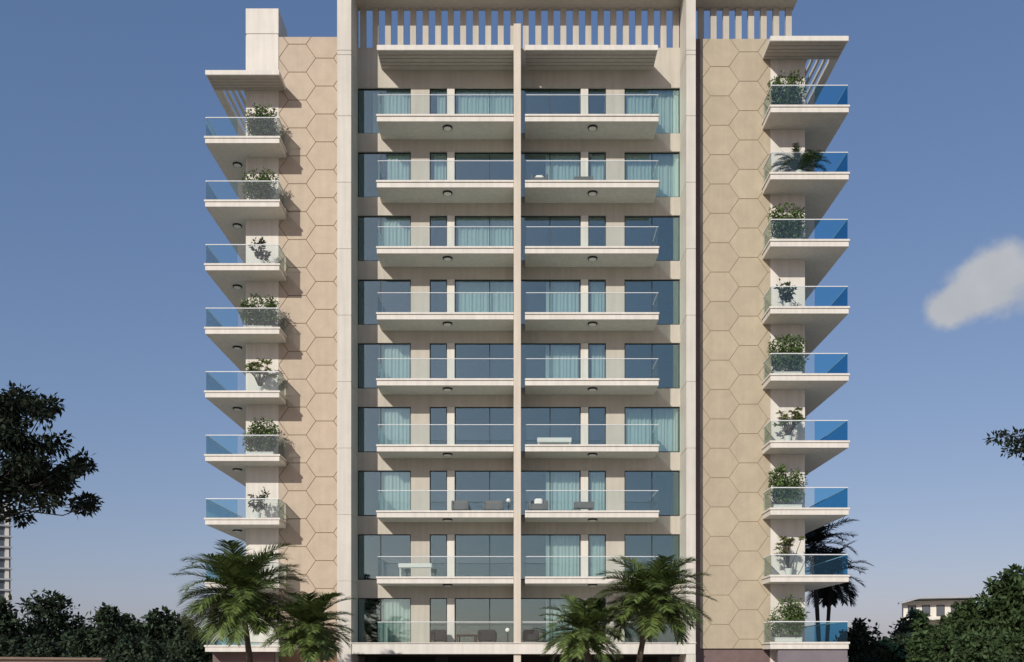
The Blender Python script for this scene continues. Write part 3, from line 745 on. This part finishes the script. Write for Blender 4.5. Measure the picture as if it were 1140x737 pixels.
armchair(479, 497, 8, 'charcoal armchair in front of the narrow left window, lowest floor', m='fabricd', cush=False)
table(507, 530, 8, 'dark low table between charcoal armchairs, lowest floor', y=47.8)
armchair(532, 552, 8, 'charcoal armchair before the wide window, lowest floor', m='fabricd', cush=False)
globe(565, 8, 'small white globe lamp left of the central column, lowest floor')
armchair(582, 600, 8, 'charcoal armchair right of the central column, lowest floor', m='fabricd', cush=False)

# ------------------------------------------------------------------ far buildings
d = 300; T = empty('tower_block', (X(-30, d), d, 0), R(29)); tag(T, 'distant grey high rise tower at the far left edge', 'building')
hw = 37 * d / F; wz = 12.1 * d / F
b = MB(); b.box(-hw, hw, 0, 20, 0, 52); b.build('wall', M['tower'], T)
for s in (-1, 1):
    b = MB(); xx = s * (hw - 1.0); b.box(xx - .55, xx + .55, -.6, .01, 0, 53); b.build('column', M['white'], T)
for i in range(15):
    b = MB(); b.box(-hw - .5, hw + .5, -1.2, -.01, i * wz + 1.2, i * wz + 1.7); b.build('floor_slab', M['tower'], T)
    b = MB(); b.box(-hw + 1.9, hw - 1.9, -.12, -.011, i * wz + 1.9, i * wz + wz + 1.0); b.build('window', M['towerglass'], T)
d = 190; H0 = empty('villa', (X(1045, d), d, 0), R(-20)); tag(H0, 'distant white flat roofed house above the trees at right', 'building')
hx = 41 * d / F; zt = Z(665, d)
b = MB(); b.box(-hx + .8, hx - .8, 0, 10, 0, zt - .6); b.build('wall', M['white'], H0)
b = MB(); b.v = [(-hx, -1.5, zt - 1.3), (-hx * .5, -3, zt - .35), (hx, -3, zt - .35), (hx, 11, zt - .35), (-hx, 11, zt - .6), (-hx, -1.5, zt - 1.0), (-hx * .5, -3, zt), (hx, -3, zt), (hx, 11, zt), (-hx, 11, zt - .3)]
b.f = [(0, 4, 3, 2, 1), (5, 6, 7, 8, 9), (0, 1, 6, 5), (1, 2, 7, 6), (2, 3, 8, 7), (3, 4, 9, 8), (4, 0, 5, 9)]; b.build('roof', M['tower'], H0)
b = MB(); b.box(-hx, hx, -2.6, -.01, zt - 4.5, zt - 4.0); b.build('terrace', M['white'], H0)
for i in range(5):
    x = -hx + 1.6 + i * 2.6
    f = MB(); f.box(x, x + 1.5, -.08, -.011, zt - 3.7, zt - 1.5); o = f.build('window', M['frame'], H0)
    f = MB(); f.box(x + .12, x + 1.38, -.1, -.081, zt - 3.6, zt - 1.62); f.build('pane', M['towerglass'], o)

# boundary wall, lower left
b = MB(); d = 30.0
Wl = empty('boundary_wall', (X(-40, d), d, 0)); tag(Wl, 'low brown plastered boundary wall at the lower left corner', 'wall')
x1 = X(112, 32) - Wl.location.x; zt = Z(733.0, 28)
m = MB(); m.v = [(-4, -2, 0), (x1, 2, 0), (x1, 2.3, 0), (-4, -1.7, 0), (-4, -2, zt + .02), (x1, 2, zt - .04), (x1, 2.3, zt - .04), (-4, -1.7, zt + .02)]
m.f = [(0, 3, 2, 1), (4, 5, 6, 7), (0, 1, 5, 4), (1, 2, 6, 5), (2, 3, 7, 6), (3, 0, 4, 7)]; m.build('wall_panel', M['brick'], Wl)
m = MB(); m.v = [(-4, -2.06, zt + .02), (x1 + .05, 1.94, zt - .04), (x1 + .05, 2.36, zt - .04), (-4, -1.64, zt + .02), (-4, -2.06, zt + .09), (x1 + .05, 1.94, zt + .03), (x1 + .05, 2.36, zt + .03), (-4, -1.64, zt + .09)]
m.f = [(0, 3, 2, 1), (4, 5, 6, 7), (0, 1, 5, 4), (1, 2, 6, 5), (2, 3, 7, 6), (3, 0, 4, 7)]; m.build('coping', M['brick'], Wl)
